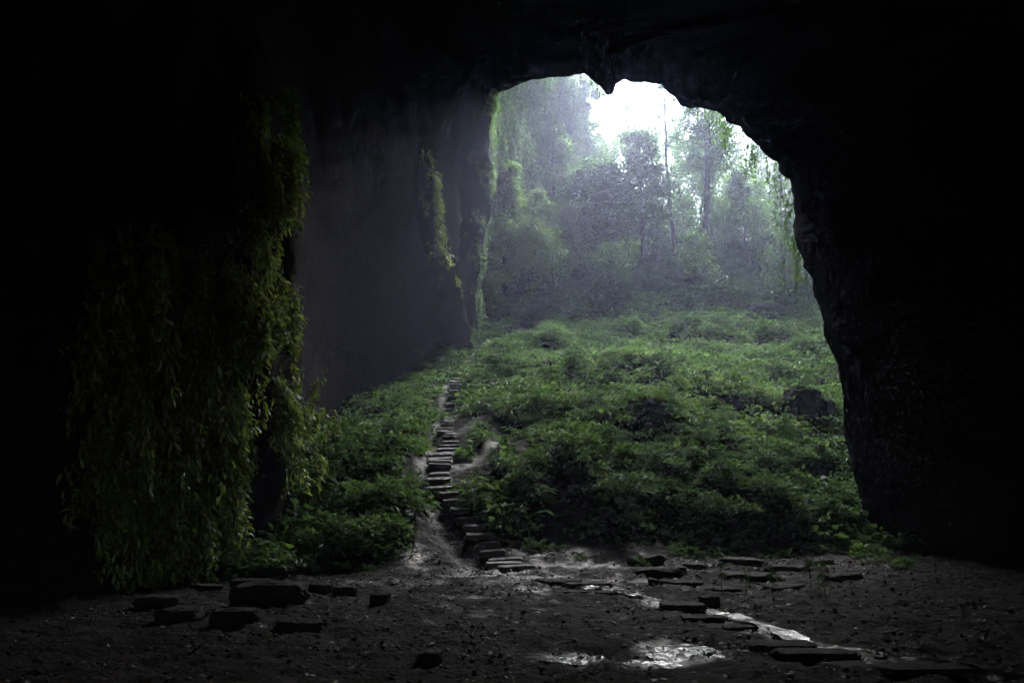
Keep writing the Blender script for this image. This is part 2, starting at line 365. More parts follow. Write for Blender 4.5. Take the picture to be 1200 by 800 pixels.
secs = [offs(rim, 34, 6), offs(rim, 12, 4), offs(rim, 3.5, 2.4), offs(rim, .9, 1.1), rim.copy(), offs(rim, .5, -.9), offs(rim, np.r_[np.full(NL, 2.6), np.linspace(2, 2, NT - 1), np.full(NR - 1, 12.)][:, None], np.r_[np.full(NL, -2.6), np.linspace(-2.6, -5, NT - 1), np.full(NR - 1, -3.6)]),
        #      yl  left x (base, mid, up)   yt  zt   yr  right x(base, mid, up)
        plain(54, -8.4, -8.2, -7.6, 55, 38, 24, 44, 44, 44),
        plain(48, -10.6, -10.4, -9.8, 48, 38, 21, 44, 44, 44),
        plain(42, -12.0, -11.8, -11, 42, 37, 18, 43, 43, 42),
        plain(36, -13.5, -13, -12, 36, 35, 15, 42, 42, 40),
        plain(31, -12.0, -11.5, -10.5, 31, 32, 12, 40, 40, 38),
        plain(28.6, -8.7, -8.4, -9.6, 29, 31, 9, 38, 38, 36),
        plain(26.6, -7.5, -7.3, -9.0, 27, 30, 6, 35, 35, 33),
        plain(24.6, -8.0, -7.6, -8.9, 25, 30, 4, 32, 32, 30),
        plain(22, -9.1, -8.7, -9.6, 22, 29, 2, 29, 29, 27),
        plain(18.5, -10.4, -10.0, -10.4, 18, 28, 0, 26, 26, 25),
        plain(14, -11.8, -11.5, -11.5, 14, 27.5, -2, 24, 24, 22),
        plain(8, -13.5, -13.5, -13, 8, 27, -4, 21, 21, 20),
        plain(0, -15, -15, -14, 0, 26, -7, 18, 18, 17),
        plain(-12, -14, -14, -13, -12, 24, -13, 15, 15, 15),
        plain(-22, -9, -9, -8, -22, 20, -22, 10, 10, 9)]
last = secs[-1].copy(); last[:] = (0, -25, 8); secs.append(last)
secs = np.array(secs)
# refine along the loft
K = 5; fine = []
ns = len(secs)
for i in range(ns - 1):
    p0, p1, p2, p3 = secs[max(i - 1, 0)], secs[i], secs[i + 1], secs[min(i + 2, ns - 1)]
    lin = i in (0, 1, 2, 3, 4, 5)
    for k in range(K):
        t = k / K
        q = p1 + (p2 - p1) * t if lin else .5 * (2 * p1 + (p2 - p0) * t + (2 * p0 - 5 * p1 + 4 * p2 - p3) * t * t + (3 * p1 - p0 - 3 * p2 + p3) * t ** 3)
        fine.append(q)
fine.append(secs[-1]); G = np.array(fine)
amp = np.concatenate([np.full(10, 1.), np.linspace(1, .35, 5), np.linspace(.4, .34, 6)[:5], np.linspace(.34, .45, 5), np.linspace(.4, .55, 5), np.full(len(G) - 30, .55)])[:, None, None]
def vfb(P, sc, s, o): return np.stack([fbm(P[..., 0] * sc, P[..., 1] * sc, P[..., 2] * sc, s + 40 * k, o) for k in range(3)], -1)
G = G + amp * (1.9 * vfb(G, .16, 71, 3) * np.minimum(amp * 1.2, 1) ** 2 + .75 * vfb(G, .7, 91, 4))
G[..., 2] = np.maximum(G[..., 2], -1.2)
na, nb = G.shape[:2]
ii = (np.arange(na - 1)[:, None] * nb + np.arange(nb - 1)[None]).ravel()
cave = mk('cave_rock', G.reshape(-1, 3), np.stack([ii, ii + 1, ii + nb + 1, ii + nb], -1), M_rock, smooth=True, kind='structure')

# sinkhole cliffs beyond the mouth
def wallsheet(name, line, ztop, n=90, m=60, amp=1.6, back=None, zlean=0., seed=0):
    """line of (x, y) seen from the front; closes over its top and down behind so that it has body"""
    L = resamp(np.c_[np.asarray(line, float), np.zeros(len(line))], n)[:, :2]
    T = nrm(np.gradient(L, axis=0)); N = np.c_[T[:, 1], -T[:, 0]]
    zb = h0(L[:, 0], L[:, 1]) - .6
    tt = np.linspace(0, 1, m)
    rows = []
    for t in tt:
        z = zb + (ztop - zb) * t
        rows.append(np.c_[L + N * (-zlean * t * 5), z])
    for o, dz in ((3, 1.5), (8, 2), (9, -30)):
        rows.append(np.c_[L - N * (o + zlean * 5), np.full(n, ztop + dz) if dz > -10 else np.maximum(zb, 1)])
    P = np.array(rows)
    P = P + amp * (vfb(P, .12, 131 + seed, 3) + .5 * vfb(P, .5, 171 + seed, 3))
    a, b = P.shape[:2]; ii = (np.arange(a - 1)[:, None] * b + np.arange(b - 1)[None]).ravel()
    o = mk(name, P.reshape(-1, 3), np.stack([ii, ii + 1, ii + b + 1, ii + b], -1), M_cliff, smooth=True, kind='structure')
    return o, P[:m], N
LC, LP, LN = wallsheet('sinkhole_cliff', [(-7, 62.5), (-4.3, 66), (-1.5, 74), (3, 84), (7.0, 93), (8.5, 98), (6, 104), (-4, 112)], 56, zlean=-.1, seed=0)
RC, RP, RN = wallsheet('sinkhole_cliff', [(40, 112), (36, 98), (33, 84), (31, 70), (30, 63)], 54, zlean=.3, seed=5)
FC, FP, FN = wallsheet('sinkhole_cliff', [(-30, 124), (0, 127), (25, 126), (45, 118)], 38, zlean=.6, seed=9)

# rib and pendant of rock at the left of the mouth
def rocktube(name, pts, rad, seed, mat=M_rock):
    P = resamp(pts, 40); rr = np.interp(np.linspace(0, 1, 40), np.linspace(0, 1, len(rad)), rad)
    V, Q = tube(P, rr, 20)
    V = V + .8 * vfb(V, .45, seed, 3) + .3 * vfb(V, 1.6, seed + 9, 3)
    return mk(name, V, Q, mat, smooth=True, kind='structure'), P, rr
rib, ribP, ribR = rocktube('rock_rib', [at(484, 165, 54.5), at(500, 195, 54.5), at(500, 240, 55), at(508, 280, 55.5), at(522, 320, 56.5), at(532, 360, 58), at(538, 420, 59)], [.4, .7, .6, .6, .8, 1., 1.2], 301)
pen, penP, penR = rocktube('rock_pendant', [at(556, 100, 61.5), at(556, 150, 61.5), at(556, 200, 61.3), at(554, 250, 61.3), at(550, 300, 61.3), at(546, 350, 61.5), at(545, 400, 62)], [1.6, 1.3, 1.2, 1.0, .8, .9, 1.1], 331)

# ------------------------------------------------------------------ undergrowth
def mound(acc, c, r, hh, n, L, W=.42, tint0=.5, spread=.22, rg=rng):
    th = rg.random(n) * 2 * math.pi; cz = rg.random(n) ** .8
    d = np.c_[np.cos(th) * np.sqrt(1 - cz ** 2), np.sin(th) * np.sqrt(1 - cz ** 2), cz]
    rad = r * (.35 + .65 * rg.random(n) ** .5) * (1 + .35 * np.sin(th * 3 + rg.random() * 6) * rg.random(n))
    P = np.asarray(c) + d * np.c_[rad, rad, rad * hh / r]
    D = d * [.8, .8, .5] + [0, 0, .25] + rg.normal(0, .45, (n, 3))
    leaves(acc, P, D, L * rg.uniform(.6, 1.3, n), W, .25, np.clip(tint0 + rg.normal(0, spread, n), 0, 1), r=rg)
un = Acc()
N0 = 12500
px = rng.uniform(-12, 29, N0 * 4); py = 22 + 57 * rng.random(N0 * 4) ** 1.1
ok = inside(px, py) & vegmask(px, py, 1.1)
px, py = px[ok][:N0], py[ok][:N0]
dn = fbm(px * .35, py * .35, 0, 421, 3)
keep = rng.random(len(px)) < np.clip(.75 + dn * 1.1, .25, 1); px, py, dn = px[keep], py[keep], dn[keep]
ex = rng.uniform(-8, 15, 1000); ey = rng.uniform(23, 33, 1000)
k_ = ~vegmask(ex, ey, 1.1) & vegmask(ex, ey + rng.exponential(1.1, 1000) + .4, 1.1) & inside(ex, ey) & (pdist(ex, ey, STAIR) > 1.3)
nmain = len(px); px, py, dn = np.r_[px, ex[k_]], np.r_[py, ey[k_]], np.r_[dn, np.zeros(k_.sum())]
pz = H(px, py)
big = fbm(px * .22, py * .22, 0, 431, 2); hue = fbm(px * .12, py * .12, 0, 441, 2)
for i in range(len(px)):
    far = np.clip((py[i] - 25) / 40, 0, 1)
    r = rng.uniform(.28, .62) * (1 + .8 * big[i]) * (1 + .35 * far) * (1 if i < nmain else rng.uniform(.25, .55))
    kind_ = rng.random() + .35 * vnoise(np.array([px[i] * .3]), np.array([py[i] * .3]), 0., 461)[0]
    tn = np.clip(.48 + .38 * hue[i] + rng.normal(0, .15), .05, .98); c_ = (px[i], py[i], pz[i] - .05)
    if kind_ < .5: mound(un, c_, r, r * rng.uniform(.7, 1.5), int(42 - 12 * far), rng.uniform(.11, .2) * (1 + .3 * far), rng.uniform(.35, .6), tn, .14)
    elif kind_ < .78: mound(un, c_, r * .9, r * rng.uniform(.8, 1.5), int(17 - 4 * far), rng.uniform(.28, .44), rng.uniform(.5, .68), tn, .12)
    else:
        m_ = 16; a_ = rng.random(m_) * 6.28; L_ = rng.uniform(.45, .85) * (1 if i < nmain else .55); e_ = rng.uniform(.35, 1.1, m_)
        D_ = np.c_[np.cos(a_) * np.cos(e_), np.sin(a_) * np.cos(e_), np.sin(e_)]
        for q_ in range(3):      # arching fronds: three blades end to end, each hanging more
            Dq = D_ * [1, 1, 1] + [0, 0, -.45 * q_]
            base_ = np.asarray(c_) + [0, 0, r * .5] + sum((nrm(D_ + [0, 0, -.45 * k_]) * L_ * .42 for k_ in range(q_)), np.zeros((m_, 3)))
            leaves(un, base_, Dq, L_ * .5, .34 - .06 * q_, .1, np.clip(tn + .1 + rng.normal(0, .08, m_), 0, 1))
und = un.build('undergrowth', M_under, kind='stuff')
tag(und, 'low green undergrowth carpeting the slope below the cave mouth', 'undergrowth', kind='stuff')

# shrubs that stand out of it
def shrub_proto(seed, kindn):
    rg = np.random.default_rng(seed)
    root = thing('shrub', (0, 0, 0), 'rounded leafy shrub rising out of the undergrowth on the slope', 'shrub', 'leafy shrubs rising out of the undergrowth')
    a = Acc(); st = Acc()
    for k in range(rg.integers(8, 12)):
        th = rg.random() * 6.28; rr = rg.uniform(.1, .75); c = np.array([math.cos(th) * rr, math.sin(th) * rr, rg.uniform(.25, .95 - .35 * rr)])
        tube(np.array([[0, 0, -.2], c * [.4, .4, .6], c]), [.03, .02, .008], 4, st)
        mound(a, c - [0, 0, .12], rg.uniform(.26, .42), rg.uniform(.2, .34), 95, rg.uniform(.12, .2), rg.uniform(.25, .5), rg.uniform(.35, .7), .15, rg)
    a.build('foliage', M_under, root); st.build('stem', M_bark, root)
    return root
protos = [shrub_proto(900 + k, k) for k in range(4)]
spots = []
want = [(352, 500), (395, 530), (425, 505), (372, 560), (405, 600), (450, 590), (470, 540), (345, 600), (440, 640), (320, 630), (485, 620), (470, 655), (400, 650), (490, 500), (455, 480),
        (622, 575), (635, 560), (690, 600), (720, 605), (760, 590), (800, 600), (850, 615), (900, 600), (945, 620), (970, 590), (660, 540), (700, 545), (740, 550), (785, 555), (830, 545), (880, 555), (930, 560), (960, 540),
        (620, 500), (660, 490), (710, 500), (750, 505), (790, 500), (840, 500), (880, 505), (910, 520), (640, 450), (690, 450), (730, 455), (780, 460), (820, 450), (870, 455), (905, 440), (660, 410), (700, 405), (750, 400), (800, 410), (850, 405), (890, 400), (930, 400), (600, 440), (610, 415), (640, 390), (740, 380), (800, 380)]
npr = 0
want += [(random.uniform(585, 985), random.uniform(385, 625)) for _ in range(120)] + [(random.uniform(310, 505), random.uniform(480, 660)) for _ in range(40)]
for (u, v) in want:
    q = hit(u + random.uniform(-8, 8), v + random.uniform(-5, 5), lambda x, y: H(x, y))
    if not (vegmask(np.array([q[0]]), np.array([q[1]]))[0]) or pdist(q[0], q[1], STAIR) < 2.1: continue
    s = random.uniform(.6, 1.5) * (1 + .3 * (q[1] > 45)); loc = (q[0], q[1], HD(q[0], q[1]) - .05)
    k = npr % 4
    if npr < 4: o = protos[npr]; o.location = loc; o.scale = (s, s, s * .9); o.rotation_euler = (0, 0, random.uniform(0, 6))
    else: dup(protos[k], loc, random.uniform(0, 6), (s, s * random.uniform(.85, 1.1), s * random.uniform(.7, 1.05)))
    npr += 1

# ------------------------------------------------------------------ trees
def tree(name, u, vb, vt, Yd, label, cat='tree', seed=1, r0=.18, crown=(.35, 1.0), rx=2.5, limbs=12, clump=60, leaf=.22, lean=0., flat=.35, tint0=.5, cover=0, group=None, mat=None, twigs=3):
    rg = np.random.default_rng(seed)
    b = at(u, vb, Yd); b[2] = min(b[2], HD(b[0], b[1])) - .1
    top = at(u + lean, vt, Yd); Ht = top[2] - b[2]
    root = thing(name, b, label, cat, group)
    bark = Acc(); lf = Acc()
    n = 14; t = np.linspace(0, 1, n)
    wob = np.cumsum(rg.normal(0, .012 * Ht ** .9, (n, 2)), 0) * t[:, None]; wob -= wob[-1] * t[:, None]
    P = np.c_[(top[0] - b[0]) * t + wob[:, 0], wob[:, 1], Ht * t]
    tube(P, r0 * (1.15 - t * .85) * np.where(t < .06, 1.35, 1), 9, bark)
    for k in range(limbs):
        f = crown[0] + (crown[1] - crown[0]) * (k + rg.random()) / limbs
        s = np.array([np.interp(f, t, P[:, j]) for j in range(3)])
        prof = math.sin(math.pi * min(1, .18 + .82 * (f - crown[0]) / (crown[1] - crown[0] + 1e-6)) ** .8)
        Lm = rx * (.45 + .6 * prof) * rg.uniform(.45, 1.3); a = k * 2.4 + rg.uniform(-.5, .5)
        d = np.array([math.cos(a), math.sin(a), rg.uniform(.15, .7)])
        q = np.linspace(0, 1, 6)[:, None]
        Q = s + d * Lm * q + np.array([0, 0, -.18 * Lm]) * q ** 2 + rg.normal(0, .05 * Lm, (6, 3)) * q
        tube(Q, r0 * .38 * (1.1 - f * .5) * (1 - q[:, 0] * .8), 5, bark)
        ends = [Q[-1], Q[-2], Q[3]]
        for w in range(twigs):
            c0 = Q[rg.integers(2, 5)]; dd = nrm(d + rg.normal(0, .7, 3)); c1 = c0 + dd * Lm * rg.uniform(.25, .5)
            tube(np.array([c0, (c0 + c1) / 2 + [0, 0, .06], c1]), [r0 * .13, r0 * .09, r0 * .04], 4, bark); ends.append(c1)
        tb = tint0 + rg.normal(0, .12)
        for e in ends:
            m = int(clump * 2.4 * rg.uniform(.5, 1.3)); sg = Lm * .24
            C = e + rg.normal(0, 1, (m, 3)) * [sg, sg, sg * (.45 + flat)]
            D = rg.normal(0, 1, (m, 3)) * [1, 1, .4] + [0, 0, -.15]
            leaves(lf, C, D, leaf * 1.35 * rg.uniform(.6, 1.3, m), rg.uniform(.4, .7, m), .2, np.clip(tb + rg.normal(0, .18, m), 0, 1), r=rg)
    bark.build('trunk', M_bark, root, smooth=True)
    lf.build('crown', mat or M_tree, root)
    if cover:
        cv = Acc(); m = cover; f = rg.random(m) * crown[0] * 1.15
        s = np.stack([np.interp(f, t, P[:, j]) for j in range(3)], 1); a = rg.random(m) * 6.28
        rr = r0 * 1.1 + rg.random(m) ** 2 * .45 * (1 + .5 * np.sin(f * 40))
        C = s + np.c_[np.cos(a) * rr, np.sin(a) * rr, 0 * a]
        D = np.c_[np.cos(a), np.sin(a), -.6 + 0 * a] + rg.normal(0, .4, (m, 3))
        leaves(cv, C, D, leaf * rg.uniform(.7, 1.2, m), .5, .3, np.clip(.35 + rg.normal(0, .2, m), 0, 1), r=rg)
        cv.build('climbing_vine', M_tree, root)
    return root
tree('slender_tree', 790, 318, 92, 84, 'tall straight slender dark trunk reaching the cave mouth brow with few leaves', seed=3, r0=.24, crown=(.5, 1.05), rx=1.7, limbs=12, clump=16, lean=-9, leaf=.2, twigs=2)
tree('vine_clad_tree', 826, 322, 128, 88, 'thick trunk wrapped in climbing vines that forks under the brow', seed=8, r0=.5, crown=(.6, 1.0), rx=4.8, limbs=24, clump=46, leaf=.24, cover=4200, lean=0, tint0=.45)
tree('jungle_tree', 753, 330, 160, 81, 'dark tree with layered crown left of the tall slender trunk', seed=12, r0=.2, crown=(.3, 1.0), rx=3.0, limbs=32, clump=42, leaf=.26, lean=-4, flat=.5, tint0=.4)
tree('jungle_tree', 697, 345, 192, 79, 'dense dark bushy tree in the middle of the cave mouth', seed=21, r0=.22, crown=(.15, 1.0), rx=2.9, limbs=26, clump=75, leaf=.26, tint0=.38)
tree('jungle_tree', 722, 340, 208, 83, 'dark leaning tree just right of the dense bushy tree', seed=26, r0=.18, crown=(.2, 1.0), rx=2.4, limbs=18, clump=60, leaf=.26, tint0=.4, lean=-6)
tree('small_tree', 876, 312, 205, 86, 'small tree with flat green crown against the white glare', seed=31, r0=.12, crown=(.3, 1.0), rx=2.5, limbs=26, clump=24, leaf=.22, lean=-8, flat=.5, tint0=.6)
tree('slender_tree', 914, 300, 178, 80, 'bare thin leaning stem close to the right edge of the cave mouth', seed=37, r0=.12, crown=(.5, 1.0), rx=.9, limbs=7, clump=10, leaf=.18, lean=-2, twigs=1)
tree('small_tree', 800, 325, 228, 92, 'small twiggy tree between the slender trunk and vine wrapped trunk', seed=41, r0=.1, crown=(.25, 1.0), rx=2.0, limbs=26, clump=17, leaf=.2, tint0=.5, flat=.7)
tree('small_tree', 848, 320, 235, 90, 'loose young tree just right of the vine wrapped trunk', seed=43, r0=.1, crown=(.2, 1.0), rx=2.2, limbs=26, clump=17, leaf=.2, tint0=.5, flat=.7)
tree('small_tree', 905, 318, 238, 92, 'sparse young tree behind the thin leaning stem', seed=47, r0=.1, crown=(.2, 1.0), rx=2.0, limbs=22, clump=14, leaf=.22, tint0=.6, flat=.7)
tree('jungle_tree', 735, 320, 118, 103, 'pale far tree half lost in the white glare under the brow', seed=51, r0=.25, crown=(.4, 1.0), rx=3.4, limbs=26, clump=13, leaf=.24, tint0=.6, flat=.8)
tree('jungle_tree', 770, 320, 150, 108, 'hazy far tree behind the tall slender trunk', seed=53, r0=.25, crown=(.4, 1.0), rx=3.2, limbs=26, clump=9, leaf=.24, tint0=.6, flat=.8)
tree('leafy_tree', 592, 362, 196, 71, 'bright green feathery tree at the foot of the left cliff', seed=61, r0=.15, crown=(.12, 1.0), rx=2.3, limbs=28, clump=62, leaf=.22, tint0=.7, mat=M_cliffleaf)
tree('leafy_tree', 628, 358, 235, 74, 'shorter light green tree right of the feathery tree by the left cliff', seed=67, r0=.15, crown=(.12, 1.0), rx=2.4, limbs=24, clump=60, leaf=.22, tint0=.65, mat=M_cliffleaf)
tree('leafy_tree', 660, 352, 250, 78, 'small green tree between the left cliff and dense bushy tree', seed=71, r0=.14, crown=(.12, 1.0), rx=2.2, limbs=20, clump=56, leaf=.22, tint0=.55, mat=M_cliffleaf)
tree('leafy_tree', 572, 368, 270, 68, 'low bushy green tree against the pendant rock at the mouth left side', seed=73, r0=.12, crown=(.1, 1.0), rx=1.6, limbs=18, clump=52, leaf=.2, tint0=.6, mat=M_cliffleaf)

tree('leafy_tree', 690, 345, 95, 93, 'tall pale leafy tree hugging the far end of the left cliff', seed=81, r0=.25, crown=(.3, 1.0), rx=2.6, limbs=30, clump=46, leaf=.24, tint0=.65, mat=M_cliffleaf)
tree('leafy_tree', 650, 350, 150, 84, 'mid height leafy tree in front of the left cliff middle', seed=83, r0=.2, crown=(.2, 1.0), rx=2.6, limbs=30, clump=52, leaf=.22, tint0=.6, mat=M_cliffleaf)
for k, (u, vt, Yd, lab) in enumerate([(705, 165, 100, 'pale sunlit tree beside the far end of the left cliff'), (652, 120, 99, 'tall sunlit tree leaning out over the left cliff'), (728, 215, 112, 'low broad far tree below the white glare'), (762, 235, 110, 'far rounded tree behind the layered dark tree'),
        (798, 165, 114, 'far tree glimpsed between the two straight trunks'), (820, 160, 104, 'leafy far tree spreading behind the vine wrapped trunk'), (846, 150, 116, 'tall pale far tree right of the vine wrapped trunk'), (866, 205, 100, 'low leafy tree behind the small flat crowned tree'), (892, 178, 112, 'pale far tree behind the thin leaning stem'),
        (918, 200, 108, 'rightmost far tree at the edge of the cave mouth'), (780, 262, 98, 'bushy low tree at the foot of the tall slender trunk'), (835, 270, 97, 'bushy low tree at the foot of the vine wrapped trunk'), (902, 272, 96, 'bushy low tree at the foot of the thin leaning stem')]):
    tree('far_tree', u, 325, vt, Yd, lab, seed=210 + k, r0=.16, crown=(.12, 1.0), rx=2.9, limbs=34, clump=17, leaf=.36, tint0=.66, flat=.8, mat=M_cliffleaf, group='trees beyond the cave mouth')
tree('small_tree', 648, 362, 268, 70, 'small dark tree standing in front of the left leafy trees at the slope top', seed=301, r0=.07, crown=(.35, 1.0), rx=1.5, limbs=15, clump=7, leaf=.2, tint0=.5, flat=.5)
tree('small_tree', 715, 358, 285, 69, 'small tree standing in front of the dense bushy tree', seed=303, r0=.07, crown=(.35, 1.0), rx=1.5, limbs=15, clump=7, leaf=.2, tint0=.5, flat=.5)
tree('small_tree', 815, 352, 275, 71, 'small tree standing in front of the vine wrapped trunk', seed=305, r0=.07, crown=(.35, 1.0), rx=1.5, limbs=15, clump=7, leaf=.2, tint0=.5, flat=.5)
tree('small_tree', 920, 345, 268, 70, 'small tree close to the right rock edge at the slope top', seed=307, r0=.07, crown=(.35, 1.0), rx=1.5, limbs=15, clump=7, leaf=.2, tint0=.5, flat=.5)
# understory bushes below the trees, leaf colour darkened to stand for tree shade
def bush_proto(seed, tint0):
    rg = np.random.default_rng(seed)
    root = thing('bush', (0, 0, 0), 'leafy bush coloured dark for tree shade, under the trees at the top of the slope', 'bush', 'bushes under the trees at the top of the slope')
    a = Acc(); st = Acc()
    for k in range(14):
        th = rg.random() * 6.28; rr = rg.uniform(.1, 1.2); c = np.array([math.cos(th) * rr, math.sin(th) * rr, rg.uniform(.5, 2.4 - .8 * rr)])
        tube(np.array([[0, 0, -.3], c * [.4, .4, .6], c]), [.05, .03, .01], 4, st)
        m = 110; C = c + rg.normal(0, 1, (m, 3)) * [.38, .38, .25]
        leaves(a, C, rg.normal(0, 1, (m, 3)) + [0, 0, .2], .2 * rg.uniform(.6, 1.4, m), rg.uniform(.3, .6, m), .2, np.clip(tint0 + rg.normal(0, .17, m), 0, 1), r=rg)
    a.build('foliage', M_bush_shade, root); st.build('stem', M_bark, root); return root
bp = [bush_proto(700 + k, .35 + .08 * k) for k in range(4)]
nb_ = 0
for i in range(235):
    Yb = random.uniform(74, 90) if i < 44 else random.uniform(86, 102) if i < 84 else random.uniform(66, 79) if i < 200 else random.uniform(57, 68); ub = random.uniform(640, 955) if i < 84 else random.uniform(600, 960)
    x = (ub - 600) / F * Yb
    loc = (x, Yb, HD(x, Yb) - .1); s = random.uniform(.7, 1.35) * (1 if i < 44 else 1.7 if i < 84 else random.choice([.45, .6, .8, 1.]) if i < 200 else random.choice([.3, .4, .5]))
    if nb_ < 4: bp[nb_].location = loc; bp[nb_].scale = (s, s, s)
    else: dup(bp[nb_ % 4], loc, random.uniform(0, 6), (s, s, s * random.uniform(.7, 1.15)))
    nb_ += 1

# ------------------------------------------------------------------ hanging foliage
def strands(acc, stacc, A, Nout, L0, L1, per_m, leaf, W, rg, tint0=.5, fine=False, out=.3):
    for a, nn in zip(A, Nout):
        ln = rg.uniform(L0, L1); n = 8; t = np.linspace(0, 1, n)[:, None]
        o = out * rg.uniform(.4, 1.3)
        P = a + nn * o * np.sin(t * 2.4) ** .7 + np.array([0, 0, -1.]) * ln * t + np.cumsum(rg.normal(0, .05, (n, 3)), 0)
        tube(P, .012, 3, stacc)
        m = max(3, int(ln * per_m)); f = rg.random(m)
        C = np.stack([np.interp(f, t[:, 0], P[:, k]) for k in range(3)], 1) + rg.normal(0, .07, (m, 3))
        D = nn * .5 + rg.normal(0, .55, (m, 3)) + [0, 0, -.75]
        leaves(acc, C, D, leaf * rg.uniform(.6, 1.3, m), W, .18, np.clip(tint0 + rg.normal(0, .08) + rg.normal(0, .17, m), 0, 1), fine, rg)
GN = np.zeros_like(G)
GN[1:-1, 1:-1] = np.cross(G[2:, 1:-1] - G[:-2, 1:-1], G[1:-1, 2:] - G[1:-1, :-2]); GN = nrm(GN)
fl = np.sum(GN * (np.array([0, 12., 10.]) - G), -1) < 0; GN[fl] *= -1
GU, GV = proj(G)
def inpoly(u, v, poly):
    r = np.zeros(np.shape(u), bool); n = len(poly)
    for i in range(n):
        (x1, y1), (x2, y2) = poly[i], poly[(i + 1) % n]
        c = ((y1 > v) != (y2 > v)) & (u < (x2 - x1) * (v - y1) / (y2 - y1 + 1e-9) + x1); r ^= c
    return r
def shell_anchors(poly, y0, y1, n, rg):
    m = inpoly(GU, GV, poly) & (G[..., 1] > y0) & (G[..., 1] < y1)
    ij = np.argwhere(m[:-1, :-1])
    s = ij[rg.integers(0, len(ij), n)]; f = rg.random((n, 2, 1))
    A = G[s[:, 0], s[:, 1]]; B = G[s[:, 0] + 1, s[:, 1]]; C = G[s[:, 0], s[:, 1] + 1]
    return A + (B - A) * f[:, 0] + (C - A) * f[:, 1], GN[s[:, 0], s[:, 1]]
def curtain(poly, y0, y1, n, label, seed, name='vine_curtain', L=(.8, 2.4), per_m=30, leaf=.21, W=.36, tint0=.5, out=.42):
    rg = np.random.default_rng(seed)
    A0, N0_ = shell_anchors(poly, y0, y1, n // 7, rg)
    # pendulous clumps: several strands fall from each knot of growth
    rep_ = rg.integers(3, 13, len(A0)); idx_ = np.repeat(np.arange(len(A0)), rep_)
    sz = np.repeat(rg.choice([.1, .18, .28, .38], len(A0)), rep_)[:, None]
    A = A0[idx_] + rg.normal(0, 1, (len(idx_), 3)) * sz * [1, 1, .6]
    Nn = nrm(N0_[idx_] * [1, 1, .3] + rg.normal(0, .35, (len(idx_), 3)) * [1, 1, .2]); A = A + Nn * sz * .5
    root = thing(name, A[np.argmin(A[:, 2])], label, 'hanging vines')
    a = Acc(); st = Acc(); o = np.array(root.location)
    strands(a, st, A - o, Nn, L[0], L[1], per_m, leaf, W, rg, tint0, True, out)
    a.build('foliage', M_vine, root); st.build('stem', M_bark, root)
    return root
try:
    curtain([(297, 110), (330, 110), (330, 250), (342, 330), (342, 420), (338, 500), (320, 470), (300, 430), (285, 380), (282, 300), (290, 200)], 20, 33, 420, 'tall narrow column of yellowish green vines hanging down the left rock corner', 1)
    curtain([(190, 280), (285, 330), (308, 400), (285, 470), (272, 540), (262, 620), (205, 640), (190, 500), (200, 400)], 14, 27, 620, 'broad curtain of drooping leafy vines left of the tall vine column', 2)
    curtain([(95, 280), (190, 290), (198, 420), (190, 520), (200, 640), (120, 640), (105, 500), (100, 380)], 10, 27, 330, 'dim outermost curtain of drooping vines fading into the dark left wall', 3)
    curtain([(335, 440), (352, 440), (345, 545), (318, 560), (325, 500)], 20, 33, 40, 'thin trailing vines at the foot of the tall vine column', 4, L=(.4, 1.3))
except Exception as e:
    print('curtain', e)
def edgefoliage(P, rr, side, n, label, seed, leaf=.28, mat=M_vine, tint0=.6, spread=1.0, ext=.97):
    rg = np.random.default_rng(seed); k = np.clip((rg.choice(rg.uniform(.03, ext, 13), n) + rg.normal(0, .02, n)) * len(P), 1, len(P) - 2).astype(int)
    a_ = rg.normal(side, .9, n)
    Nn = np.c_[np.cos(a_), np.sin(a_), 0 * a_]
    A = P[k] + Nn * (rr[k] * spread)[:, None]
    root = thing('ledge_plants', A[np.argmin(A[:, 2])], label, 'hanging plants'); o = np.array(root.location)
    a = Acc(); st = Acc(); strands(a, st, A - o, Nn, .4, 1.6, 15, leaf, .4, rg, tint0, False, .3)
    a.build('foliage', mat, root); st.build('stem', M_bark, root)
edgefoliage(ribP, ribR, R(20), 150, 'ragged sunlit fringe of plants on the upper rock rib left of the cave mouth', 5, tint0=.42, ext=.62)
edgefoliage(penP, penR, R(10), 260, 'leafy fringe on the dark pendant rock at the mouth left edge', 6, tint0=.5, mat=M_cliffleaf)
# the left cliff wrapped in greenery
def cliffveil(P, N, cols, rows, n, label, seed, leaf=.27, L=(1.5, 5), per=13, tint0=.55, mat=None):
    rg = np.random.default_rng(seed); a, b = P.shape[:2]
    i = rg.integers(int(rows[0] * (a - 1)), int(rows[1] * (a - 1)), n); j = rg.integers(int(cols[0] * (b - 1)), int(cols[1] * (b - 1)), n)
    f = rg.random((n, 2, 1)); A = P[i, j] + (P[i + 1, j] - P[i, j]) * f[:, 0] + (P[i, np.minimum(j + 1, b - 1)] - P[i, j]) * f[:, 1]
    Nn = np.c_[N[j], np.zeros(n)]
    root = thing('vine_curtain', A[np.argmin(A[:, 2])], label, 'hanging vines'); o = np.array(root.location)
    q = Acc(); st = Acc(); strands(q, st, A - o, Nn, L[0], L[1], per, leaf, .45, rg, tint0, False, .9)
    q.build('foliage', mat or M_cliffleaf, root); st.build('stem', M_bark, root)
cliffveil(LP, LN, (.06, .3), (.08, .75), 1100, 'light green vines cloaking the near end of the left cliff', 11)
cliffveil(LP, LN, (.3, .52), (.08, .85), 1200, 'hazy green vines draping the middle of the left cliff up to the brow', 12)
cliffveil(LP, LN, (.52, .8), (.08, .85), 1000, 'pale vines on the far end of the left cliff beside the white glare', 13, tint0=.65)
cliffveil(RP, RN, (.3, .98), (.05, .6), 500, 'sunlit vines on the right cliff glimpsed past the edge of the cave mouth', 15)
cliffveil(FP, FN, (.3, .97), (.3, .98), 1900, 'low pale foliage over the far rim of the sinkhole', 14, L=(1, 4), leaf=.5)
